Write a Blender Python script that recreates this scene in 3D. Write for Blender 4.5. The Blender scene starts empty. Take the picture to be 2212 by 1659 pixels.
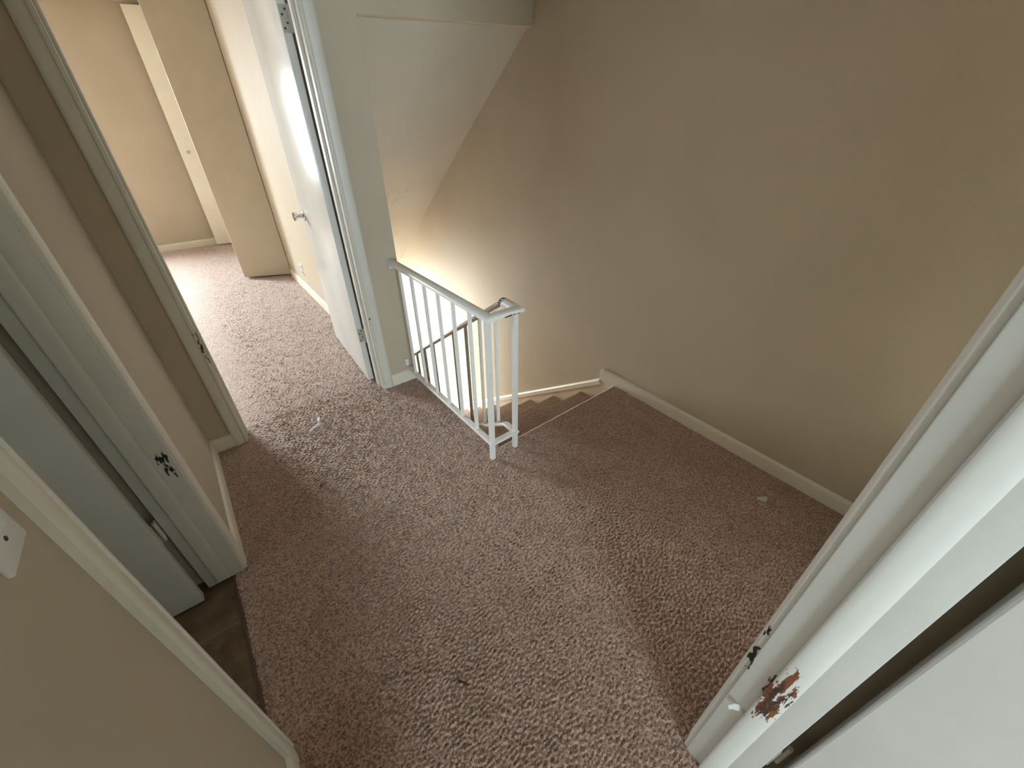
import bpy, bmesh, math, random
from mathutils import Vector, Matrix
random.seed(7)
SC = bpy.context.scene
COL = SC.collection
PI = math.pi

# ------------------------------------------------------------------ helpers
def link(o):
    COL.objects.link(o); return o

def mesh_obj(name, bm, mat, parent=None, smooth=False, offset=None):
    bmesh.ops.recalc_face_normals(bm, faces=bm.faces)
    if offset is not None:
        bmesh.ops.translate(bm, verts=bm.verts, vec=-Vector(offset))
    me = bpy.data.meshes.new(name)
    bm.to_mesh(me); bm.free()
    mats = mat if isinstance(mat, (list, tuple)) else [mat]
    for m in mats: me.materials.append(m)
    if smooth:
        for p in me.polygons: p.use_smooth = True
        if hasattr(me, 'set_sharp_from_angle'):
            me.set_sharp_from_angle(angle=math.radians(40))
    o = link(bpy.data.objects.new(name, me))
    if parent is not None: o.parent = parent
    return o

def tag(o, label, cat, kind=None, group=None):
    o['label'] = label; o['category'] = cat
    if kind: o['kind'] = kind
    if group: o['group'] = group
    return o

def empty(name, loc, label, cat, kind=None, group=None):
    o = link(bpy.data.objects.new(name, None))
    o.empty_display_size = 0.05
    o.location = loc
    return tag(o, label, cat, kind, group)

def add_box(bm, lo, hi, bev=0.0, seg=2, M=None):
    lo = Vector(lo); hi = Vector(hi)
    t = bmesh.new()
    bmesh.ops.create_cube(t, size=1.0)
    s = hi - lo; c = (hi + lo) / 2
    for v in t.verts:
        v.co = Vector((v.co.x * s.x + c.x, v.co.y * s.y + c.y, v.co.z * s.z + c.z))
    if bev > 0:
        bmesh.ops.bevel(t, geom=list(t.edges), offset=min(bev, min(abs(s.x), abs(s.y), abs(s.z)) * .49), segments=seg, profile=0.5, affect='EDGES')
    if M is not None: bmesh.ops.transform(t, matrix=M, verts=t.verts)
    merge(bm, t)

def merge(bm, t):
    me = bpy.data.meshes.new('tmp'); t.to_mesh(me); t.free()
    bm.from_mesh(me); bpy.data.meshes.remove(me)

def add_prism(bm, pts, axis, a, b, bev=0.0):
    """closed polygon pts (2D) extruded along axis from a to b. axis x: pts=(y,z); y: pts=(x,z); z: pts=(x,y)"""
    t = bmesh.new()
    def P(p, h):
        return {'x': (h, p[0], p[1]), 'y': (p[0], h, p[1]), 'z': (p[0], p[1], h)}[axis]
    A = [t.verts.new(P(p, a)) for p in pts]; B = [t.verts.new(P(p, b)) for p in pts]
    n = len(pts)
    t.faces.new(A); t.faces.new(list(reversed(B)))
    for i in range(n):
        j = (i + 1) % n
        t.faces.new((A[i], B[i], B[j], A[j]))
    bmesh.ops.recalc_face_normals(t, faces=t.faces)
    if bev > 0:
        bmesh.ops.bevel(t, geom=list(t.edges), offset=bev, segments=2, profile=.5, affect='EDGES')
    merge(bm, t)

def add_sweep(bm, path, prof):
    """sweep profile [(side, up)] along a polyline with mitred joints; side = right of travel direction"""
    path = [Vector(p) for p in path]
    d = [(path[i + 1] - path[i]).normalized() for i in range(len(path) - 1)]
    side = d[0].cross(Vector((0, 0, 1))).normalized()
    up = side.cross(d[0]).normalized()
    ring = [path[0] + side * s + up * u for s, u in prof]
    rings = [ring]
    for i in range(1, len(path)):
        n = (d[i - 1] + d[i]).normalized() if i < len(path) - 1 else d[i - 1]
        new = []
        for q in ring:
            t = (path[i] - q).dot(n) / d[i - 1].dot(n)
            new.append(q + d[i - 1] * t)
        ring = new; rings.append(ring)
    V = [[bm.verts.new(q) for q in r] for r in rings]
    m = len(prof)
    for a, b in zip(V[:-1], V[1:]):
        for i in range(m):
            j = (i + 1) % m
            bm.faces.new((a[i], a[j], b[j], b[i]))
    bm.faces.new(V[0]); bm.faces.new(list(reversed(V[-1])))

def add_lathe(bm, prof, origin, axis, seg=28):
    """prof [(h, r)] revolved about axis through origin"""
    axis = Vector(axis).normalized(); o = Vector(origin)
    u = axis.orthogonal().normalized(); w = axis.cross(u)
    rings = []
    for h, r in prof:
        rings.append([bm.verts.new(o + axis * h + (u * math.cos(2 * PI * k / seg) + w * math.sin(2 * PI * k / seg)) * max(r, 1e-5)) for k in range(seg)])
    for a, b in zip(rings[:-1], rings[1:]):
        for k in range(seg):
            j = (k + 1) % seg
            bm.faces.new((a[k], a[j], b[j], b[k]))
    bm.faces.new(rings[0]); bm.faces.new(list(reversed(rings[-1])))

# ------------------------------------------------------------------ materials
def srgb(r, g, b):
    f = lambda c: (c / 255 / 12.92) if c / 255 <= .04045 else ((c / 255 + .055) / 1.055) ** 2.4
    return (f(r), f(g), f(b), 1)

class NT:
    def __init__(s, name):
        s.m = bpy.data.materials.new(name); s.m.use_nodes = True
        s.t = s.m.node_tree; s.n = s.t.nodes; s.l = s.t.links
        s.b = s.n['Principled BSDF']
    def node(s, typ, **kw):
        nd = s.n.new(typ)
        for k, v in kw.items():
            if hasattr(nd, k): setattr(nd, k, v)
            else: nd.inputs[k].default_value = v
        return nd
    def link(s, a, b): s.l.new(a, b)
    def pos(s):
        return s.node('ShaderNodeNewGeometry').outputs['Position']
    def math(s, op, a, b=None, c=None, clamp=False):
        nd = s.n.new('ShaderNodeMath'); nd.operation = op; nd.use_clamp = clamp
        for i, x in enumerate((a, b, c)):
            if x is None: continue
            if isinstance(x, (int, float)): nd.inputs[i].default_value = x
            else: s.l.new(x, nd.inputs[i])
        return nd.outputs[0]
    def vmul(s, v, xyz):
        nd = s.n.new('ShaderNodeVectorMath'); nd.operation = 'MULTIPLY'
        s.l.new(v, nd.inputs[0]); nd.inputs[1].default_value = xyz
        return nd.outputs[0]
    def vsub(s, v, xyz):
        nd = s.n.new('ShaderNodeVectorMath'); nd.operation = 'SUBTRACT'
        s.l.new(v, nd.inputs[0]); nd.inputs[1].default_value = xyz
        return nd.outputs[0]
    def vlen(s, v):
        nd = s.n.new('ShaderNodeVectorMath'); nd.operation = 'LENGTH'
        s.l.new(v, nd.inputs[0]); return nd.outputs['Value']
    def noise(s, v, scale, detail=3, rough=.5, dist=0.0):
        nd = s.n.new('ShaderNodeTexNoise')
        s.l.new(v, nd.inputs['Vector'])
        nd.inputs['Scale'].default_value = scale; nd.inputs['Detail'].default_value = detail
        nd.inputs['Roughness'].default_value = rough; nd.inputs['Distortion'].default_value = dist
        return nd.outputs['Fac']
    def ramp(s, f, a, b):
        nd = s.n.new('ShaderNodeMapRange'); nd.interpolation_type = 'SMOOTHSTEP'
        s.l.new(f, nd.inputs['Value']); nd.inputs['From Min'].default_value = a; nd.inputs['From Max'].default_value = b
        return nd.outputs['Result']
    def mix(s, f, a, b):
        nd = s.n.new('ShaderNodeMix'); nd.data_type = 'RGBA'
        if isinstance(f, (int, float)): nd.inputs['Factor'].default_value = f
        else: s.l.new(f, nd.inputs['Factor'])
        for k, x in ((6, a), (7, b)):
            if isinstance(x, tuple): nd.inputs[k].default_value = x
            else: s.l.new(x, nd.inputs[k])
        return nd.outputs[2]
    def bump(s, h, strength, dist):
        nd = s.n.new('ShaderNodeBump'); nd.inputs['Strength'].default_value = strength
        nd.inputs['Distance'].default_value = dist
        s.l.new(h, nd.inputs['Height']); s.l.new(nd.outputs[0], s.b.inputs['Normal'])
    def spot(s, p, c, r):
        """soft ellipsoid mask, 1 at the centre and 0 at the rim"""
        v = s.vmul(s.vsub(p, c), tuple(1 / x for x in r))
        return s.math('SUBTRACT', 1.0, s.vlen(v), clamp=True)

def wall_paint(name, col, marks=None):
    k = NT(name); p = k.pos()
    n1 = k.noise(p, 2.2, 2); n2 = k.noise(p, 180, 2)
    c2 = tuple(x * .94 for x in col[:3]) + (1,)
    c = k.mix(k.ramp(n1, .35, .65), col, c2)
    if marks:
        for (cc, r, th, dark, sc) in marks:
            m = k.spot(p, cc, r)
            nn = k.noise(p, sc, 4, .6)
            mk = k.ramp(k.math('MULTIPLY', k.math('POWER', m, .5), nn), th, th + .06)
            c = k.mix(k.math('MULTIPLY', mk, .8), c, dark)
    k.link(c, k.b.inputs['Base Color'])
    k.b.inputs['Roughness'].default_value = .62
    k.b.inputs['Specular IOR Level'].default_value = .35
    n3 = k.noise(p, 35, 3)
    h = k.math('ADD', n2, k.math('MULTIPLY', n3, .8))
    k.bump(h, .12, .004)
    return k.m

def trim_paint(name, col, rough=.38, marks=()):
    k = NT(name); p = k.pos()
    n = k.noise(p, 6, 3)
    c = k.mix(k.ramp(n, .3, .7), col, tuple(x * .95 for x in col[:3]) + (1,))
    for (cc, r, th, dark, sc, stretch) in marks:
        m = k.spot(p, cc, r)
        nn = k.noise(k.vmul(p, stretch), sc, 5, .62, .3)
        mk = k.ramp(k.math('MULTIPLY', k.math('POWER', m, .45), nn), th, th + .025)
        c = k.mix(mk, c, dark)
    k.link(c, k.b.inputs['Base Color'])
    k.b.inputs['Roughness'].default_value = rough
    b1 = k.noise(p, 30, 3)
    k.bump(b1, .10, .006)
    return k.m

def plain(name, col, rough=.5, metal=0.0):
    k = NT(name); p = k.pos()
    n = k.noise(p, 25, 3)
    c = k.mix(n, col, tuple(x * .88 for x in col[:3]) + (1,))
    k.link(c, k.b.inputs['Base Color'])
    k.b.inputs['Roughness'].default_value = rough
    k.b.inputs['Metallic'].default_value = metal
    return k.m

WOOD = srgb(120, 72, 42)
BLACK = srgb(28, 26, 24)
BEIGE = srgb(189, 178, 158)
WHITE = srgb(222, 220, 211)

M_wall = wall_paint('beige_wall_paint', BEIGE)
M_slope = wall_paint('ceiling_paint', srgb(203, 199, 186), marks=[
    ((1.50, 3.45, .88), (.5, .45, .5), .50, srgb(186, 177, 164), 16),
    ((1.25, 3.95, .48), (.4, .45, .5), .50, srgb(186, 177, 164), 16)])
M_ceil = wall_paint('flat_ceiling_paint', srgb(222, 218, 208))
M_trim = trim_paint('white_trim_paint', WHITE, .4)
M_door = trim_paint('white_door_paint', srgb(226, 228, 226), .22)
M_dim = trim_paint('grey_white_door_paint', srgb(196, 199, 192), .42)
M_closet = trim_paint('cream_door_paint', srgb(240, 237, 222), .4)
M_beige_door = trim_paint('beige_door_paint', srgb(184, 172, 150), .45)
M_base = trim_paint('cream_baseboard_paint', srgb(224, 218, 203), .4)
M_skirt = trim_paint('cream_skirt_paint', srgb(214, 202, 180), .45)
M_near = trim_paint('near_jamb_paint', srgb(214, 214, 208), .36, marks=[
    ((.598, -.075, .55), (.06, .05, .20), .395, WOOD, 70, (1, 1, .22)),
    ((.598, -.078, .54), (.06, .06, .27), .455, srgb(60, 48, 38), 90, (1, 1, .22)),
    ((.605, -.008, .60), (.03, .020, .19), .405, BLACK, 70, (1, 1, .35))])
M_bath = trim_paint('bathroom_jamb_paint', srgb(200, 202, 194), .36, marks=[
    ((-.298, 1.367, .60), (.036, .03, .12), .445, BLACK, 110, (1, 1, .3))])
M_bed = trim_paint('bedroom_jamb_paint', srgb(214, 212, 202), .4, marks=[
    ((-.117, 2.205, .58), (.02, .07, .16), .40, srgb(52, 40, 28), 80, (1, 1, .4)),
    ((-.13, 2.19, .66), (.016, .02, .035), .47, srgb(80, 66, 50), 120, (1, 1, 1)),
    ((.67, 2.19, .50), (.012, .03, .012), .35, srgb(90, 80, 66), 90, (1, 1, 1))])
M_rail = trim_paint('white_rail_enamel', srgb(226, 226, 222), .35, marks=[
    ((.95, 1.225, .787), (.10, .05, .022), .42, BLACK, 60, (.35, 1, 1)),
    ((.985, 1.36, .80), (.05, .08, .06), .36, srgb(45, 38, 44), 60, (1, .4, .4)),
    ((.853, 1.53, .80), (.03, .006, .01), .30, BLACK, 40, (1, 1, 1))])
M_rail2 = trim_paint('darker_rail_enamel', srgb(150, 138, 120), .45, marks=[
    ((.999, 2.0, .2), (.1, 2.0, 2.0), .60, srgb(70, 58, 46), 40, (1, 1, .3))])  # darker grey-brown enamel with dark patches, for the descending rail and balusters
M_chrome = plain('polished_chrome', srgb(200, 198, 196), .12, 1.0)
M_hinge = plain('painted_hinge', srgb(190, 184, 172), .45)
M_screw = plain('dark_screw', srgb(30, 26, 22), .5)
M_plate = plain('white_plastic', srgb(226, 228, 226), .35)
M_paper = plain('white_paper', srgb(236, 236, 232), .7)
M_film = plain('white_plastic_film', srgb(226, 232, 236), .3)
M_twig = plain('dark_twig', srgb(26, 20, 16), .8)

def carpet(name, warm=False):
    k = NT(name); p = k.pos()
    r2 = k.noise(p, 330, 2, .6, .3)
    r3 = k.noise(p, 7, 3, .55)
    h = k.math('MULTIPLY', r2, 1.0)
    base = srgb(186, 153, 134); dark = srgb(98, 71, 56)
    r4 = k.noise(p, 150, 2, .55, .6)
    c = k.mix(k.ramp(r4, .32, .66), dark, base)  # two-tone tufts, low spots coloured darker to stand in for pile shade
    h = k.math('ADD', h, k.math('MULTIPLY', r4, 1.4))
    c = k.mix(k.math('MULTIPLY', k.ramp(r3, .4, .75), .25), c, srgb(110, 80, 58))
    # the carpet seam beside the stair rail and the worn cuts in the bedroom pile
    def groove(cx, cy, ax, ay, ang):
        v = k.vsub(p, (cx, cy, 0))
        mp = k.n.new('ShaderNodeMapping'); k.link(v, mp.inputs['Vector'])
        mp.inputs['Rotation'].default_value = (0, 0, ang)
        m = k.vlen(k.vmul(mp.outputs[0], (1 / ax, 1 / ay, 0)))
        return k.ramp(m, 1.0, .5)
    g = None
    for a in ((.779, 1.70, .0035, .15, math.radians(-3.6)), (.34, 3.838, .048, .011, math.radians(10)),
              (.302, 3.347, .045, .014, math.radians(13)), (.71, 3.82, .045, .010, 0.1),
              (.68, 3.334, .04, .009, 0), (.30, 3.04, .05, .009, 0), (.60, 3.02, .05, .005, .1),
              (.48, 3.60, .10, .004, 1.2), (.10, 1.62, .02, .004, 0)):
        q = groove(*a)
        g = q if g is None else k.math('MAXIMUM', g, q)
    c = k.mix(k.math('MULTIPLY', g, .85), c, srgb(54, 42, 34))
    h = k.math('SUBTRACT', h, k.math('MULTIPLY', g, .6))
    k.link(c, k.b.inputs['Base Color'])
    k.b.inputs['Roughness'].default_value = .68
    k.b.inputs['Specular IOR Level'].default_value = .35
    k.b.inputs['Sheen Weight'].default_value = 1.0
    k.b.inputs['Sheen Roughness'].default_value = .5
    k.b.inputs['Sheen Tint'].default_value = (1, .95, .94, 1)
    k.bump(h, .55, .003)
    return k.m
M_carpet = carpet('brown_carpet')

def tile():
    k = NT('brown_vinyl_tile'); p = k.pos()
    n = k.noise(p, 14, 5, .6)
    c = k.mix(k.ramp(n, .3, .7), srgb(112, 92, 70), srgb(86, 68, 50))
    br = k.n.new('ShaderNodeTexBrick'); k.link(k.vsub(p, (-.306, 1.164, 0)), br.inputs['Vector'])
    br.offset = 0; br.inputs['Scale'].default_value = 1
    br.inputs['Brick Width'].default_value = .305; br.inputs['Row Height'].default_value = .305
    br.inputs['Mortar Size'].default_value = .003
    c = k.mix(br.outputs['Fac'], c, srgb(120, 106, 88))
    k.link(c, k.b.inputs['Base Color']); k.b.inputs['Roughness'].default_value = .35
    return k.m
M_tile = tile()

# ------------------------------------------------------------------ main dimensions (metres, camera above the origin)
CEIL = 2.43
XL, XR = -.278, 1.875            # faces of the hall's long walls
YD = 2.205                       # hall face of the bedroom door wall
YDB = 2.325
YN = -.017                       # hall face of the wall the camera stands in
YNB = -.137
XS = .897                        # stairwell side of the wall end
LOW = -2.73
TREAD, RISE, NOSE = .277, .195, 1.31

def structure(name, boxes, mat, label, cat):
    bm = bmesh.new()
    for b in boxes: add_box(bm, *b)
    o = mesh_obj(name, bm, mat)
    return tag(o, label, cat, 'structure')

# floors
import numpy as np
rng = np.random.default_rng(11)
def pile(nx, ny, step, wl, stretch, spread):
    """band-limited random relief (unit variance): ripples of wavelength wl across y, stretched along x"""
    w = rng.standard_normal((ny, nx))
    fx = np.fft.fftfreq(nx, step)[None, :]; fy = np.fft.fftfreq(ny, step)[:, None]
    k = np.sqrt((fx * stretch) ** 2 + fy ** 2) * wl
    g = np.exp(-((k - 1) / spread) ** 2)
    h = np.real(np.fft.ifft2(np.fft.fft2(w) * g))
    return h / h.std()
FV, FF = [], []
def pile_sheet(x0, x1, y0, y1, step, keep):
    nx = int(round((x1 - x0) / step)) + 1; ny = int(round((y1 - y0) / step)) + 1
    X, Y = np.meshgrid(np.linspace(x0, x1, nx), np.linspace(y0, y1, ny))
    rip = pile(nx, ny, step, .0130, 1.9, .42); fine = pile(nx, ny, step, .0095, 1.0, .4); broad = pile(nx, ny, step, .16, 1.0, .8)
    walk = np.clip(1.15 - .75 * np.clip((X - .75) / .5, 0, 1) * np.clip((1.9 - Y) / .5, 0, 1), .3, 1)
    walk = walk * np.clip((X + .27) / .35, .35, 1)
    Z = .0030 + .00135 * rip * walk + .0005 * fine + .0004 * broad
    Z = np.clip(Z, -.004, .011)
    base = sum(len(v) for v in FV)
    FV.append(np.stack([X, Y, Z], -1).reshape(-1, 3))
    i = np.arange(nx * ny).reshape(ny, nx)
    q = np.stack([i[:-1, :-1], i[:-1, 1:], i[1:, 1:], i[1:, :-1]], -1).reshape(-1, 4)
    cx_ = (X[:-1, :-1] + step / 2).reshape(-1); cy_ = (Y[:-1, :-1] + step / 2).reshape(-1)
    FF.append(q[keep(cx_, cy_)] + base)
pile_sheet(-.312, XR, -.14, YDB, .0027, lambda x, y: ~((x > .93) & (y > NOSE - .022)))
pile_sheet(-.85, .785, YDB, 6.95, .004, lambda x, y: x > -9)
bm = bmesh.new()
def floor_rect(x0, x1, y0, y1): add_box(bm, (x0, y0, -.03), (x1, y1, -.006))
floor_rect(-3.2, XR, -3.7, -.14); floor_rect(-.312, XR, -.14, NOSE - .03)
floor_rect(-.312, .93, NOSE - .03, YDB); floor_rect(-.85, .895, YDB, 6.95)
add_box(bm, (-3.2, YDB, -.03), (-.85, 6.95, .003)); add_box(bm, (-3.2, -3.7, -.006), (XR, -.14, .003))
add_prism(bm, [(NOSE - .03, .002), (NOSE - .013, .002), (NOSE - .004, -.003), (NOSE, -.013), (NOSE - .003, -.026), (NOSE - .012, -.034), (NOSE - .03, -.036)], 'x', .93, XR)
bmesh.ops.recalc_face_normals(bm, faces=bm.faces)
me0 = bpy.data.meshes.new('tmp'); bm.to_mesh(me0); bm.free()
v0 = np.array([v.co[:] for v in me0.vertices]); f0 = [tuple(p.vertices) for p in me0.polygons]
bpy.data.meshes.remove(me0)
VV = np.concatenate(FV + [v0]); off = sum(len(v) for v in FV)
quads = np.concatenate(FF)
polys = [tuple(i + off for i in p) for p in f0]
loops = np.concatenate([quads.reshape(-1), np.array([i for p in polys for i in p])]).astype(np.int32)
sizes = np.concatenate([np.full(len(quads), 4), np.array([len(p) for p in polys])]).astype(np.int32)
me = bpy.data.meshes.new('floor')
me.vertices.add(len(VV)); me.vertices.foreach_set('co', VV.astype(np.float32).reshape(-1))
me.loops.add(len(loops)); me.loops.foreach_set('vertex_index', loops)
me.polygons.add(len(sizes)); me.polygons.foreach_set('loop_start', np.concatenate([[0], np.cumsum(sizes)[:-1]]).astype(np.int32))
sm = np.zeros(len(sizes), dtype=bool); sm[:len(quads)] = True
me.polygons.foreach_set('use_smooth', sm)
me.update(calc_edges=True); me.validate()
me.materials.append(M_carpet)
o = link(bpy.data.objects.new('floor', me))
tag(o, 'worn brown carpet covering the landing, hall and bedroom floor', 'carpet', 'structure')
structure('floor_bathroom', [((-2.2, -.017, -.03), (-.312, 1.42, -.004))], M_tile, 'brown tile floor just inside the bathroom doorway', 'floor')
bm = bmesh.new()
add_box(bm, (-.321, .695, -.006), (-.308, 1.366, .0035), .002)
tag(mesh_obj('trim_threshold', bm, plain('dark_carpet_edge', srgb(92, 66, 52), .8)), 'thin dark carpet edge strip across the bathroom doorway', 'threshold', 'structure')

# hall left wall, with the bathroom doorway
structure('wall_left', [((-.398, YN - .12, 0), (XL, .688, CEIL)), ((-.398, 1.373, 0), (XL, YD, CEIL)), ((-.398, .688, 2.05), (XL, 1.373, CEIL))],
          M_wall, 'beige hall wall on the left around the bathroom doorway', 'wall')
# bedroom door wall with stair bulkhead
bm = bmesh.new()
add_box(bm, (-3.2, YD, 0), (-.122, YDB, CEIL)); add_box(bm, (.668, YD, 0), (XS, YDB, CEIL)); add_box(bm, (-.122, YD, 2.05), (.668, YDB, CEIL))
t = [(XS, 1.838), (XR, 1.868), (XR, CEIL), (XS, CEIL)]
add_prism(bm, t, 'y', YD, YD + .05)
tag(mesh_obj('wall_front', bm, M_wall), 'beige wall holding the bedroom doorway and the bulkhead over the stairs', 'wall', 'structure')
# sloping ceiling above the stairs
bm = bmesh.new()
sl = [(YD + .049, 1.853), (4.95, -.33), (4.95, -.25), (YD + .049, 1.95)]
add_prism(bm, [(2.25, 1.87), (3.03, 1.262), (3.577, .815), (4.51, .032), (4.88, -.28), (4.95, -.28), (4.95, -.1), (2.25, 2.05)], 'x', XS, XR)
tag(mesh_obj('ceiling_stairs', bm, M_slope, smooth=True), 'pale sloping ceiling running down over the stairs', 'ceiling', 'structure')
# right wall
structure('wall_right', [((XR, YN - .12, LOW), (XR + .12, 7.1, CEIL))], M_wall, 'tall beige wall along the right side of the landing and stairs', 'wall')
# stair side walls (stairwell left)
structure('wall_stairwell', [((XS - .122, YDB, -.28), (XS, 6.95, CEIL)), ((.775, 1.28, LOW), (.93, 3.25, -.02))], M_wall,
          'beige wall between stairwell and bedroom', 'wall')
# wall the camera stands in
structure('wall_back', [((-.398, YNB, 0), (-.175, YN, CEIL)), ((.613, YNB, 0), (XR, YN, CEIL)), ((-.175, YNB, 2.05), (.613, YN, CEIL))],
          M_wall, 'beige wall at the near end of the landing', 'wall')
# ceilings
structure('ceiling', [((-3.3, -3.8, CEIL), (XR + .12, 7.1, CEIL + .1))], M_ceil, 'flat white ceiling over hall and bedroom', 'ceiling')
# bedroom shell: window in the far wall
WX0, WX1, WZ0, WZ1 = -2.45, -.95, .85, 2.10
FY = 6.885
structure('wall_bedroom_far', [((-3.2, FY, 0), (WX0, FY + .12, CEIL)), ((WX1, FY, 0), (XS, FY + .12, CEIL)), ((WX0, FY, 0), (WX1, FY + .12, WZ0)), ((WX0, FY, WZ1), (WX1, FY + .12, CEIL))],
          M_wall, 'beige far wall of the bedroom', 'wall')
structure('wall_bedroom_left', [((-3.32, YDB, 0), (-3.2, 7.0, CEIL))], M_wall, 'beige left wall of the bedroom', 'wall')
# bathroom shell; last box is an added block keeping the door gap dark
structure('wall_bathroom', [((-2.3, -.14, 0), (-2.2, 2.2, CEIL)), ((-2.2, -.14, 0), (-.398, -.02, CEIL)), ((-2.2, 1.41, 0), (-.399, 2.2, CEIL))], M_wall, 'beige bathroom walls and unseen block added behind the door', 'wall')
# near room shell with window behind the camera
NX0, NX1 = -1.75, -.35
NY = -3.6
structure('wall_near_room', [((-3.2, NY - .12, 0), (NX0, NY, CEIL)), ((NX1, NY - .12, 0), (XR, NY, CEIL)), ((NX0, NY - .12, 0), (NX1, NY, .8)), ((NX0, NY - .12, 2.1), (NX1, NY, CEIL)),
                             ((-3.32, NY - .12, 0), (-3.2, YNB, CEIL)), ((.685, NY - .12, 0), (.80, YNB, CEIL)), ((-3.2, YNB, 0), (-.398, YN - .001, CEIL))],  # unseen right wall moved in behind the door to keep its gap dark
          M_wall, 'beige walls of the room behind the camera, right one moved in behind the door', 'wall')
# lower storey shell
DX = -1.3
structure('floor_lower', [((-1.5, 1.2, LOW - .1), (XR, 7.1, LOW))], M_carpet, 'brown carpet at the foot of the stairs', 'carpet')
structure('ceiling_lower', [((-1.5, 3.25, -.28), (.775, 7.0, -.021)), ((.775, 4.9, -.28), (XR, 7.0, -.10))], M_ceil, 'white ceiling of the lower storey', 'ceiling')
structure('wall_lower_front', [((-1.5, 6.98, LOW), (.70, 7.1, -.1)), ((1.72, 6.98, LOW), (XR, 7.1, -.1)), ((.70, 6.98, -.55), (1.72, 7.1, -.1)), ((.70, 6.98, LOW), (1.72, 7.1, -2.6))],
          M_wall, 'beige front wall of the lower storey', 'wall')
structure('wall_lower_side', [((DX - .1, 3.1, LOW), (.775, 3.25, -.02))], M_wall, 'beige wall below the bedroom', 'wall')
structure('wall_lower_back', [((.775, 1.12, LOW), (XR, 1.205, -.04))], M_wall, 'wall under the landing', 'wall')
structure('wall_lower_left', [((DX - .1, 3.25, LOW), (DX, 3.6, -.28)), ((DX - .1, 5.8, LOW), (DX, 7.0, -.28)), ((DX - .1, 3.6, -.6), (DX, 5.8, -.28))],
          M_wall, 'beige left wall of the lower storey', 'wall')

# ------------------------------------------------------------------ trim
def clam(t=.013, h=.08, top=.02):
    return [(0, 0), (t, 0), (t, h - top), (t * .85, h - top * .5), (t * .5, h - top * .12), (0, h)]

def base_run(name, axis, face, sign, a, b, label, mat=None, h=.08):
    """baseboard on a wall face; axis = wall normal"""
    bm = bmesh.new()
    pts = [(face + sign * u, v) for u, v in clam(h=h)]
    if axis == 'x': add_prism(bm, pts, 'y', a, b)
    else:
        t = bmesh.new()
        A = [t.verts.new((a, p[0], p[1])) for p in pts]; B = [t.verts.new((b, p[0], p[1])) for p in pts]
        t.faces.new(A); t.faces.new(list(reversed(B)))
        for i in range(len(pts)):
            j = (i + 1) % len(pts); t.faces.new((A[i], B[i], B[j], A[j]))
        merge(bm, t)
    return tag(mesh_obj(name, bm, mat or M_base, smooth=True), label, 'baseboard', 'structure')

base_run('baseboard_right', 'x', XR, -1, YN, 1.40, 'long cream baseboard along the right wall of the landing')
base_run('baseboard_left', 'x', XL, 1, 1.432, YD, 'short white baseboard between bathroom and bedroom doorways')
base_run('baseboard_left_near', 'x', XL, 1, YN, .636, 'white baseboard on the near left wall under the light switch')
base_run('baseboard_front_left', 'y', YD, -1, XL, -.177, 'tiny white baseboard piece in the hall corner left of the bedroom casing')
base_run('baseboard_front_right', 'y', YD, -1, .728, XS + .002, 'short white baseboard between bedroom casing and stair railing')
base_run('baseboard_bedroom_right', 'x', .775, -1, YDB, 4.86, 'white baseboard along the right bedroom wall behind the open door', h=.085)
base_run('baseboard_bedroom_far', 'y', FY, -1, -3.2, .775, 'white baseboard on the far bedroom wall', h=.085)
# rounded end block of the right baseboard above the first step
bm = bmesh.new()
add_prism(bm, [(1.40, 0.0), (1.416, .0), (1.43, .02), (1.43, .055), (1.42, .072), (1.40, .08)], 'x', XR - .013, XR)
add_prism(bm, [(1.30, -.035), (1.416, -.06), (1.43, .0), (1.30, .0)], 'x', XR - .012, XR)
tag(mesh_obj('trim_baseboard_end', bm, M_base), 'rounded end of the right baseboard above the stairs', 'trim', 'structure')
# stair skirt with its cap
bm = bmesh.new()
sk = lambda y: -.035 - .700 * (y - 1.44)
add_prism(bm, [(1.30, .0), (1.40, 0.0), (1.43, sk(1.43)), (5.0, sk(5.0)), (5.0, LOW), (4.6, LOW), (1.30, -.38)], 'x', XR - .010, XR)
S = tag(mesh_obj('trim_stair_skirt', bm, M_skirt), 'cream skirt board beside the steps on the right wall', 'skirt board', 'structure')
bm = bmesh.new()
add_sweep(bm, [(XR, 1.425, sk(1.425)), (XR, 5.0, sk(5.0))], [(-.018, -.024), (-.018, .004), (-.012, .012), (0, .015), (0, -.024)])
mesh_obj('cap_moulding', bm, M_base, S)

# ---- doorway casings and jambs
def casing_profile(w=.058, t=.016):
    # from inner edge (0) to outer edge (w): bead, flat, rounded back band
    return [(0, 0), (0, t * .62), (.004, t * .8), (.009, t * .8), (.012, t * .62), (.015, t * .62), (.022, t * .80), (w - .014, t), (w - .005, t), (w, t * .75), (w, 0)]

def vertical_casing(bm, normal_axis, face, nsign, inner, wsign, z1=2.045):
    prof = casing_profile()
    pts = []
    for w, t in prof:
        a = inner + wsign * w; n = face + nsign * t
        pts.append((n, a) if normal_axis == 'x' else (a, n))
    add_prism(bm, pts, 'z', 0, z1 + .058)

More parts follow.
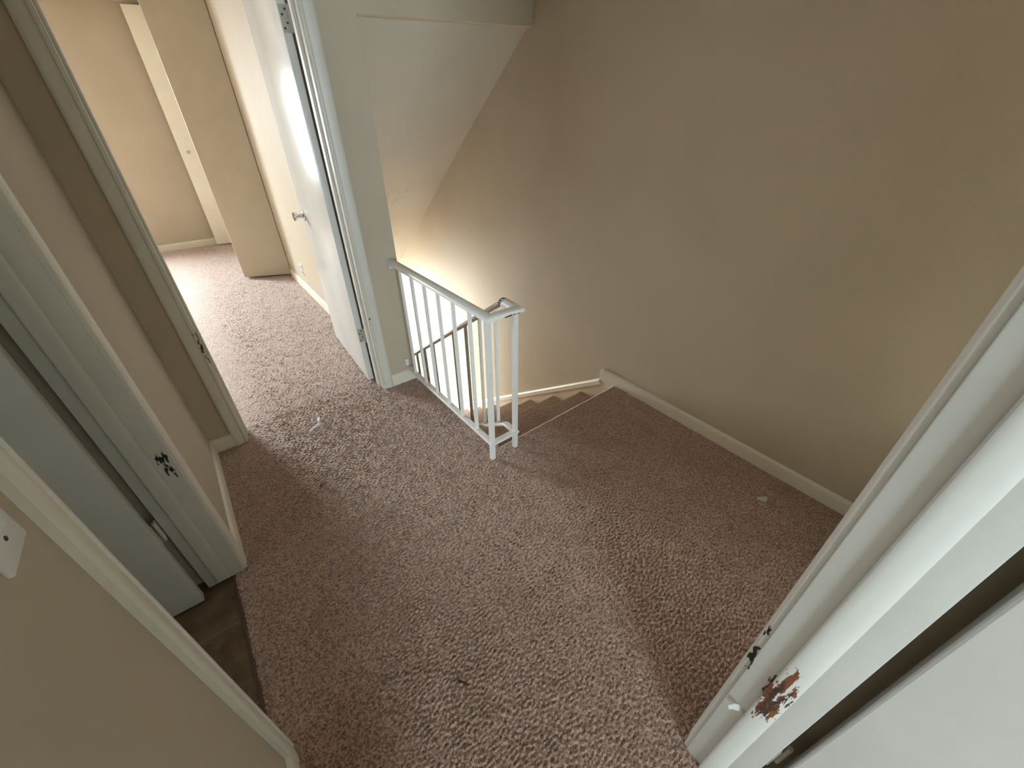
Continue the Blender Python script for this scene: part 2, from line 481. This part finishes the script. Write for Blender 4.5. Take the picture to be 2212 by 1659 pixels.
# bathroom frame (wall plane x=XL, opening y .693..1.368)
J = trim = None
bm = bmesh.new()
vertical_casing(bm, 'x', XL, 1, 1.373, 1); vertical_casing(bm, 'x', XL, 1, .688, -1)
add_box(bm, (XL, .63, 2.045), (XL + .015, 1.43, 2.103), .003)
BF = tag(mesh_obj('trim_bathroom_doorway', bm, M_trim, smooth=True), 'white casing around the bathroom doorway in the left wall', 'door frame', 'structure')
bm = bmesh.new()
add_box(bm, (-.398, 1.368, 0), (XL + .001, 1.388, 2.05), .002); add_box(bm, (-.398, .673, 0), (XL + .001, .693, 2.05), .002)
add_box(bm, (-.398, .673, 2.03), (XL + .001, 1.388, 2.05), .002)
mesh_obj('jamb', bm, M_bath, BF, smooth=True)
bm = bmesh.new()
add_box(bm, (-.366, 1.357, .012), (-.322, 1.370, 2.03), .006, 3); add_box(bm, (-.366, .69, .012), (-.322, .704, 2.03), .006, 3)
mesh_obj('door_stop', bm, M_bath, BF, smooth=True)

# bedroom frame (wall plane y=YD, opening x -.117...663)
bm = bmesh.new()
vertical_casing(bm, 'y', YD, -1, -.122, -1); vertical_casing(bm, 'y', YD, -1, .668, 1)
add_box(bm, (-.18, YD - .015, 2.045), (.726, YD, 2.103), .003)
HF = tag(mesh_obj('trim_bedroom_doorway', bm, M_bed, smooth=True), 'white chipped casing around the bedroom doorway', 'door frame', 'structure')
bm = bmesh.new()
add_box(bm, (-.137, YD - .001, 0), (-.117, YDB + .001, 2.05), .002); add_box(bm, (.663, YD - .001, 0), (.683, YDB + .001, 2.05), .002)
add_box(bm, (-.137, YD - .001, 2.03), (.683, YDB + .001, 2.05), .002)
mesh_obj('jamb', bm, M_bed, HF, smooth=True)
bm = bmesh.new()
add_box(bm, (-.119, 2.247, .01), (-.106, 2.287, 2.03), .005, 3); add_box(bm, (.652, 2.247, .01), (.665, 2.287, 2.03), .005, 3)
mesh_obj('door_stop', bm, M_bed, HF, smooth=True)

# near frame (wall plane y=YN, opening x -.17...608)
bm = bmesh.new()
vertical_casing(bm, 'y', YN, 1, .611, 1); vertical_casing(bm, 'y', YN, 1, -.175, -1)
add_box(bm, (-.23, YN, 2.045), (.67, YN + .015, 2.103), .003)
NF = tag(mesh_obj('trim_near_doorway', bm, M_near, smooth=True), 'white worn casing and jamb of the doorway at the lower right', 'door frame', 'structure')
bm = bmesh.new()
add_box(bm, (.606, YNB - .001, 0), (.626, YN + .001, 2.05), .002); add_box(bm, (-.19, YNB - .001, 0), (-.17, YN + .001, 2.05), .002)
add_box(bm, (-.19, YNB - .001, 2.03), (.626, YN + .001, 2.05), .002)
mesh_obj('jamb', bm, M_near, NF, smooth=True)
bm = bmesh.new()
add_prism(bm, [(.608, -.058), (.598, -.058), (.595, -.060), (.594, -.064), (.5955, -.074), (.599, -.086), (.603, -.096), (.608, -.102)], 'z', 0, 2.03); add_box(bm, (-.172, -.099, 0), (-.158, -.060, 2.03), .006, 3)
mesh_obj('door_stop', bm, M_near, NF, smooth=True)
bm = bmesh.new()
pth = [(.606, -.052, .392), (.600, -.044, .398), (.592, -.036, .399), (.585, -.030, .394)]
for i, (a, b) in enumerate(zip(pth[:-1], pth[1:])):
    a = Vector(a); b = Vector(b)
    w = Vector((0, .004, .010)) if i < 2 else Vector((0, .003, .006))
    q = [bm.verts.new(v) for v in (a - w, a + w, b + w * .9, b - w * .9)]
    bm.faces.new(q)
ge = bmesh.ops.solidify(bm, geom=list(bm.faces), thickness=.0012)
mesh_obj('paint_flake', bm, M_paper, NF)

# ------------------------------------------------------------------ doors
def hinge(bm_leaf, bm_screw, pin, z, leaf_dir, leaf_n, h=.09, leaf_w=.032):
    """leaf on the door edge: pin at (x,y); leaf_dir runs over the edge, leaf_n is the edge normal"""
    px, py = pin
    add_lathe(bm_leaf, [(0, .0055), (h * .2, .0055), (h * .2, .005), (h * .21, .0055), (h * .4, .0055), (h * .4, .005), (h * .41, .0055), (h * .6, .0055), (h * .61, .005), (h * .61, .0055), (h * .8, .0055), (h * .8, .005), (h * .81, .0055), (h, .0055)], (px, py, z), (0, 0, 1), 12)

# bedroom door, standing open past square
H1 = Vector((.6245, 2.349, 0)); ang = math.atan2(3.117 - 2.349, .663 - .6245)
d1 = Vector((math.cos(ang), math.sin(ang), 0)); n1 = Vector((-d1.y, d1.x, 0))     # n1 points to -x (visible face)
R1 = Matrix.Translation(H1) @ Matrix(((d1.x, -n1.x, 0, 0), (d1.y, -n1.y, 0, 0), (0, 0, 1, 0), (0, 0, 0, 1)))
D1 = empty('door_1', (H1.x, H1.y, 0), 'white glossy bedroom door standing open with a chrome knob', 'door', 'structure')
def part(name, bm, mat, root, smooth=True):
    return mesh_obj(name, bm, mat, root, smooth, offset=root.location)
bm = bmesh.new(); add_box(bm, (0, 0, .014), (.769, .035, 2.025), .002, 2, R1)
part('door_slab', bm, M_door, D1)
def w1(x, y, z): return R1 @ Vector((x, y, z))
KB = .703
bm = bmesh.new(); add_lathe(bm, [(0, .033), (.003, .033), (.007, .029), (.010, .018)], w1(KB, 0, .93), n1)
ros = part('knob_rose', bm, M_chrome, D1)
bm = bmesh.new()
add_lathe(bm, [(.008, .012), (.022, .012), (.023, .014), (.026, .014), (.027, .011), (.032, .012), (.042, .019), (.055, .0255), (.062, .0265), (.065, .025), (.066, .021), (.064, .012), (.063, .004)], w1(KB, 0, .93), n1)
part('knob', bm, M_chrome, D1)
bm = bmesh.new()
add_lathe(bm, [(0, .033), (.003, .033), (.008, .028), (.010, .012), (.026, .012), (.045, .02), (.06, .026), (.064, .02)], w1(KB, .035, .93), -n1)
part('knob', bm, M_chrome, D1)
for z in (.295, 1.77):
    bm = bmesh.new()
    add_box(bm, (-.0015, .004, z), (.001, .036, z + .09), .0006, 1, R1)
    px, py = w1(-.006, .040, 0)[:2]
    hinge(bm, None, (px, py), z, None, None)
    add_box(bm, (.6545, 2.327, z), (.664, 2.3285, z + .09))
    hg = part('hinge', bm, M_hinge, D1)
    bm = bmesh.new()
    for yy, zz in ((.012, .014), (.026, .032), (.012, .058), (.026, .076)):
        add_lathe(bm, [(0, .0042), (.0008, .004), (.001, .002)], w1(-.0016, yy, z + zz), -d1, 12)
    mesh_obj('screw', bm, M_screw, hg, True, offset=D1.location)

# bathroom door, open square into the bathroom
D2 = empty('door_2', (-.412, 1.33, 0), 'grey white bathroom door opened square inside the left doorway', 'door', 'structure')
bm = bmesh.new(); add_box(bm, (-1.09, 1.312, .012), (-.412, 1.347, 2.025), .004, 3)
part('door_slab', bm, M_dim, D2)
for z in (.325, 1.77):
    bm = bmesh.new()
    add_box(bm, (-.4125, 1.318, z), (-.4105, 1.347, z + .085), .0006, 1)
    hinge(bm, None, (-.404, 1.354), z, None, None, h=.085)
    add_box(bm, (-.4045, 1.346, z), (-.4005, 1.369, z + .085), .0008, 1)
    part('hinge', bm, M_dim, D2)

# near door at the lower right
D3 = empty('door_3', (.617, -.165, 0), 'pale door at the lower right corner opened against the near room', 'door', 'structure')
bm = bmesh.new(); add_box(bm, (.600, -.93, .014), (.635, -.165, 2.025), .003, 3)
part('door_slab', bm, M_door, D3)
for z in (.285, 1.77):
    bm = bmesh.new()
    add_box(bm, (.604, -.1665, z), (.634, -.164, z + .085), .0006, 1)
    hinge(bm, None, (.632, -.150), z, None, None, h=.085)
    add_box(bm, (.608, -.1405, z), (.630, -.1385, z + .085), .0006, 1)
    part('hinge', bm, M_hinge, D3)

# closet folding doors in the bedroom
def slab_between(bm, a, b, t, z0, z1, bev=.006):
    a = Vector(a); b = Vector(b); d = (b - a).normalized(); n = Vector((-d.y, d.x, 0))
    M = Matrix.Translation((a.x, a.y, 0)) @ Matrix(((d.x, n.x, 0, 0), (d.y, n.y, 0, 0), (0, 0, 1, 0), (0, 0, 0, 1)))
    add_box(bm, (0, 0, z0), ((b - a).length, t, z1), bev, 3, M)
D4 = empty('door_4', (.765, 4.885, 0), 'tall beige folding closet door standing out from the right bedroom wall', 'closet door', 'structure')
bm = bmesh.new(); slab_between(bm, (.345, 5.085, 0), (.768, 4.885, 0), .028, .022, 2.395, .008)
part('door_leaf', bm, M_beige_door, D4)
bm = bmesh.new(); slab_between(bm, (.36, 5.125, 0), (.775, 5.28, 0), .028, .022, 2.395, .004)
part('door_leaf', bm, M_beige_door, D4)
D5 = empty('door_5', (.765, 6.70, 0), 'narrow white folding closet door near the far bedroom wall with a small knob', 'closet door', 'structure')
bm = bmesh.new(); slab_between(bm, (.30, 6.775, 0), (.762, 6.68, 0), .028, .02, 2.395, .003)
part('door_leaf', bm, M_closet, D5)
bm = bmesh.new()
kp = Vector((.385, 6.757, 1.09)); add_lathe(bm, [(0, .009), (.012, .008), (.018, .014), (.026, .016), (.031, .011)], kp, (-.2, -.98, 0), 16)
part('knob', bm, M_chrome, D5)
bm = bmesh.new(); add_box(bm, (.25, 4.87, 2.40), (.30, 6.88, CEIL)); 
tag(mesh_obj('trim_closet_track', bm, M_trim), 'closet header track at the bedroom ceiling', 'trim', 'structure')
bpy.data.objects['trim_closet_track'].location.x = .45

# ------------------------------------------------------------------ staircase
ST = empty('staircase', (1.38, NOSE, 0), 'carpeted brown stairs going down between the railing and right wall', 'stairs')
for i in range(1, 14):
    yn = NOSE + TREAD * i; z = -RISE * i
    y0 = NOSE + TREAD * (i - 1) - .03
    pts = [(y0, z), (yn - .018, z), (yn - .007, z - .003), (yn - .001, z - .012), (yn, z - .02), (yn - .006, z - .032), (yn - .02, z - .042), (yn - .026, z - RISE - .01), (y0, z - RISE - .01)]
    bm = bmesh.new(); add_prism(bm, pts, 'x', XS + .034, XR - .0095)
    part('step', bm, M_carpet, ST)
bm = bmesh.new(); add_prism(bm, [(NOSE - .10, -.021), (NOSE - .031, -.021), (NOSE - .026, -.04), (NOSE - .026, -RISE - .005), (NOSE - .10, -RISE - .005)], 'x', XS + .034, XR - .0095)
part('riser', bm, M_carpet, ST)

# ------------------------------------------------------------------ railing
RX, SX, PY = .853, .999, 1.257
RL = empty('stair_railing', (RX, PY, 0), 'white metal railing guarding the stairwell with square balusters', 'railing')
hand = [(-.024, .004), (-.024, .014), (-.020, .022), (-.008, .028), (.008, .028), (.020, .022), (.024, .014), (.024, .004), (.016, 0), (-.016, 0)]
HZ = .785
top_path = [(RX, YD - .001, HZ), (RX, 1.243, HZ), (SX, 1.243, HZ), (SX, 1.345, HZ + .004), (SX, 3.05, HZ + .004 - .70 * 1.705)]
bm = bmesh.new()
# upper run and return
add_sweep(bm, top_path[:4], hand)
part('handrail', bm, M_rail, RL)
bm = bmesh.new()
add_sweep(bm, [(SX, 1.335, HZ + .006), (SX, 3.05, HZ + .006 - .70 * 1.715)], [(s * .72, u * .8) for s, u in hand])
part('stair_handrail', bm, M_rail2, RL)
bar = [(-.016, 0), (-.016, .011), (-.014, .013), (.014, .013), (.016, .011), (.016, 0)]
bm = bmesh.new()
add_sweep(bm, [(RX, YD - .014, .099), (RX, PY, .099), (SX + .016, PY, .099)], bar)
part('bottom_rail', bm, M_rail, RL)
bm = bmesh.new()
add_sweep(bm, [(SX, PY, .100), (SX, 1.335, .100), (SX, 3.05, .100 - .70 * 1.715)], bar)
part('bottom_rail', bm, M_rail, RL)
for x in (RX, SX):
    bm = bmesh.new(); add_box(bm, (x - .0115, PY - .0115, -.004), (x + .0115, PY + .0115, HZ + .002), .0015, 1)
    part('post', bm, M_rail, RL)
for y in (1.393, 1.532, 1.671, 1.809, 1.948, 2.09):
    bm = bmesh.new(); add_box(bm, (RX - .0075, y - .0075, .108), (RX + .0075, y + .0075, HZ + .002), .001, 1)
    part('baluster', bm, M_rail, RL)
for k in range(12):
    y = 1.402 + .1385 * k
    zb = .108 - .70 * (y - 1.335); zt = HZ + .008 - .70 * (y - 1.335)
    bm = bmesh.new(); add_box(bm, (SX - .007, y - .007, zb), (SX + .007, y + .007, zt), .001, 1)
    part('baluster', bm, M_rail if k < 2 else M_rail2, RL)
bm = bmesh.new()
add_box(bm, (RX - .012, YD - .03, HZ - .022), (RX + .010, YD, HZ + .002), .004, 2)
add_lathe(bm, [(0, .012), (.004, .012), (.006, .006)], (RX - .012, YD - .012, HZ - .016), (-1, 0, 0), 14)
part('wall_bracket', bm, M_rail, RL)

# ------------------------------------------------------------------ small things
SW = empty('light_switch', (XL, .5585, 1.1425), 'white switch plate on the near left wall', 'switch')
bm = bmesh.new(); add_box(bm, (XL - .001, .522, 1.085), (XL + .006, .595, 1.20), .0025, 2)
part('cover_plate', bm, M_plate, SW)
bm = bmesh.new(); add_box(bm, (XL + .005, .552, 1.130), (XL + .016, .565, 1.155), .002, 2)
part('toggle', bm, M_plate, SW)
for z in (1.112, 1.173):
    bm = bmesh.new(); add_lathe(bm, [(0, .0035), (.0012, .003), (.0016, .001)], (XL + .0055, .5585, z), (1, 0, 0), 12)
    part('screw', bm, M_screw, SW)

OU = empty('wall_outlet', (.775, 4.283, .225), 'small outlet low on the right bedroom wall beyond the open door', 'outlet')
bm = bmesh.new(); add_box(bm, (.769, 4.248, .168), (.776, 4.318, .283), .002, 2)
part('cover_plate', bm, M_plate, OU)
bm = bmesh.new()
bm.free()
M_ivory = plain('ivory_socket', srgb(150, 140, 125), .5)
for z in (.20, .25):
    bm = bmesh.new(); add_box(bm, (.7675, 4.268, z - .014), (.770, 4.298, z + .014), .001, 1)
    part('socket', bm, M_ivory, OU)

PJ = empty('phone_jack', (.846, YD, .142), 'tiny white jack box above the baseboard beside the railing', 'jack')
bm = bmesh.new(); add_box(bm, (.836, YD - .018, .118), (.857, YD + .001, .168), .003, 2)
part('jack_box', bm, M_plate, PJ)
bm = bmesh.new(); add_box(bm, (.843, YD - .0195, .112), (.850, YD - .010, .119), .001, 1)
part('plug', bm, M_hinge, PJ)

# plastic scrap lying on the carpet by the bedroom door
bm = bmesh.new()
strip = [(.160, 2.036, .011), (.168, 2.052, .017), (.190, 2.062, .024), (.212, 2.068, .025), (.232, 2.082, .018)]
for a, b, w0, w1_ in [(strip[i], strip[i + 1], .007 + .002 * (i % 2), .008) for i in range(4)]:
    a = Vector(a); b = Vector(b); d = (b - a).normalized(); s = Vector((-d.y, d.x, .15)).normalized()
    bm.faces.new([bm.verts.new(v) for v in (a - s * w0, a + s * w0, b + s * w1_, b - s * w1_)])
tail = [(.222, 2.074, .022), (.230, 2.100, .030), (.236, 2.128, .026), (.246, 2.155, .012)]
for i in range(3):
    a = Vector(tail[i]); b = Vector(tail[i + 1]); w0, w2 = (.006, .006) if i < 2 else (.006, .003)
    s = Vector((1, -.2, .12)).normalized()
    bm.faces.new([bm.verts.new(v) for v in (a - s * w0, a + s * w0, b + s * w2, b - s * w2)])
bmesh.ops.remove_doubles(bm, verts=bm.verts, dist=.003)
bmesh.ops.solidify(bm, geom=list(bm.faces), thickness=.0012)
tag(mesh_obj('plastic_scrap', bm, M_film), 'crumpled white plastic strip on the carpet before the bedroom doorway', 'litter')

# paper scrap on the landing near the right wall
bm = bmesh.new()
pp = [(1.648, .280), (1.664, .289), (1.668, .284), (1.700, .256), (1.664, .244)]
lo = [bm.verts.new((x, y, .0075 + .003 * (i % 2))) for i, (x, y) in enumerate(pp)]
bm.faces.new(lo)
bmesh.ops.solidify(bm, geom=list(bm.faces), thickness=.001)
tag(mesh_obj('paper_scrap', bm, M_paper), 'small torn white paper scrap on the carpet near the right baseboard', 'litter')

# dark twig on the carpet
bm = bmesh.new()
tw = [Vector(v) for v in ((.186, .525, .006), (.192, .512, .009), (.199, .503, .009), (.204, .492, .007))]
for a, b in zip(tw[:-1], tw[1:]):
    add_lathe(bm, [(0, .0016), ((b - a).length * .5, .0024), ((b - a).length, .0018)], a, b - a, 8)
tag(mesh_obj('twig', bm, M_twig), 'short dark twig on the carpet in the lower middle', 'litter')

# ------------------------------------------------------------------ windows (outside the frame; they give the daylight)
def window_frame(name, axis, lo, hi, label):
    bm = bmesh.new()
    (x0, y0, z0), (x1, y1, z1) = lo, hi
    t = .05
    if axis == 'y':
        for a in ((x0, x0 + t), (x1 - t, x1), ((x0 + x1) / 2 - .02, (x0 + x1) / 2 + .02)): add_box(bm, (a[0], y0, z0), (a[1], y1, z1), .004, 1)
        for a in ((z0, z0 + t), (z1 - t, z1)): add_box(bm, (x0, y0, a[0]), (x1, y1, a[1]), .004, 1)
    else:
        for a in ((y0, y0 + t), (y1 - t, y1), ((y0 + y1) / 2 - .02, (y0 + y1) / 2 + .02)): add_box(bm, (x0, a[0], z0), (x1, a[1], z1), .004, 1)
        for a in ((z0, z0 + t), (z1 - t, z1)): add_box(bm, (x0, y0, a[0]), (x1, y1, a[1]), .004, 1)
    return tag(mesh_obj(name, bm, M_trim), label, 'window', 'structure')
window_frame('window_1', 'y', (WX0, FY + .03, WZ0), (WX1, FY + .08, WZ1), 'white bedroom window in the far wall')
window_frame('window_2', 'y', (NX0, NY - .08, .8), (NX1, NY - .03, 2.1), 'white window of the room behind the camera')
window_frame('window_4', 'y', (.70, 7.0, -2.6), (1.72, 7.06, -.55), 'white front door glazing at the foot of the stairs')
window_frame('window_3', 'x', (DX - .07, 3.6, LOW), (DX - .03, 5.8, -.6), 'tall glazed door frame of the lower storey')

def area(name, loc, aim, sx, sy, power, col, spread=180):
    L = bpy.data.lights.new(name, 'AREA'); L.shape = 'RECTANGLE'; L.size = sx; L.size_y = sy
    L.energy = power; L.color = col; L.spread = math.radians(spread)
    o = link(bpy.data.objects.new(name, L)); o.location = loc
    o.rotation_euler = Vector(aim).to_track_quat('-Z', 'Z').to_euler()
    return o
area('bedroom_daylight', ((WX0 + WX1) / 2, FY + .14, 1.5), (0, -1, -.05), WX1 - WX0, WZ1 - WZ0, 150, (.88, .95, 1.0))
area('bedroom_sky', ((WX0 + WX1) / 2, FY + 1.5, 2.9), (.1, -1, -.75), 3.4, 2.4, 2600, (.88, .97, .98))
area('near_room_daylight', ((NX0 + NX1) / 2, NY - .14, 1.45), (0, 1, -.05), NX1 - NX0, 1.3, 205, (.74, .91, 1.0))
area('lower_daylight', (DX - .12, 4.7, -1.65), (1, 0, 0), 2.2, 2.1, 330, (.97, 1.0, .94))
area('front_door_daylight', (1.21, 7.12, -1.55), (0, -1, .05), 1.0, 2.0, 400, (.97, 1.0, .93))
area('bathroom_fill', (-2.19, .7, 1.6), (1, 0, 0), .6, .9, 8, (.86, .95, 1.0))  # added fill lamp inside the bathroom wall, no window there

W = bpy.data.worlds.new('sky'); SC.world = W; W.use_nodes = True
W.node_tree.nodes['Background'].inputs[0].default_value = (.75, .87, 1, 1)
W.node_tree.nodes['Background'].inputs[1].default_value = .6

# ------------------------------------------------------------------ camera
F = 871.3706
r = Vector((0.7863956838761234, -0.617707637920879, -0.004370633273616962))
u = Vector((0.35073524229973224, 0.4406699036182693, 0.8263139995510262))
f = Vector((0.5084944623001831, 0.6513426978935694, -0.563192748276089))
cam = bpy.data.cameras.new('camera'); cam.sensor_width = 36; cam.lens = F / 2212 * 36
cam.clip_start = .01
co = link(bpy.data.objects.new('camera', cam))
M = Matrix(((r.x, u.x, -f.x, 0), (r.y, u.y, -f.y, 0), (r.z, u.z, -f.z, 1.5), (0, 0, 0, 1)))
co.matrix_world = M
SC.camera = co
SC.view_settings.view_transform = 'Standard'
SC.view_settings.look = 'None'
SC.view_settings.gamma = 1
SC.view_settings.exposure = 0.0
SC.cycles.max_bounces = 8
SC.cycles.diffuse_bounces = 7
SC.cycles.sample_clamp_indirect = 4
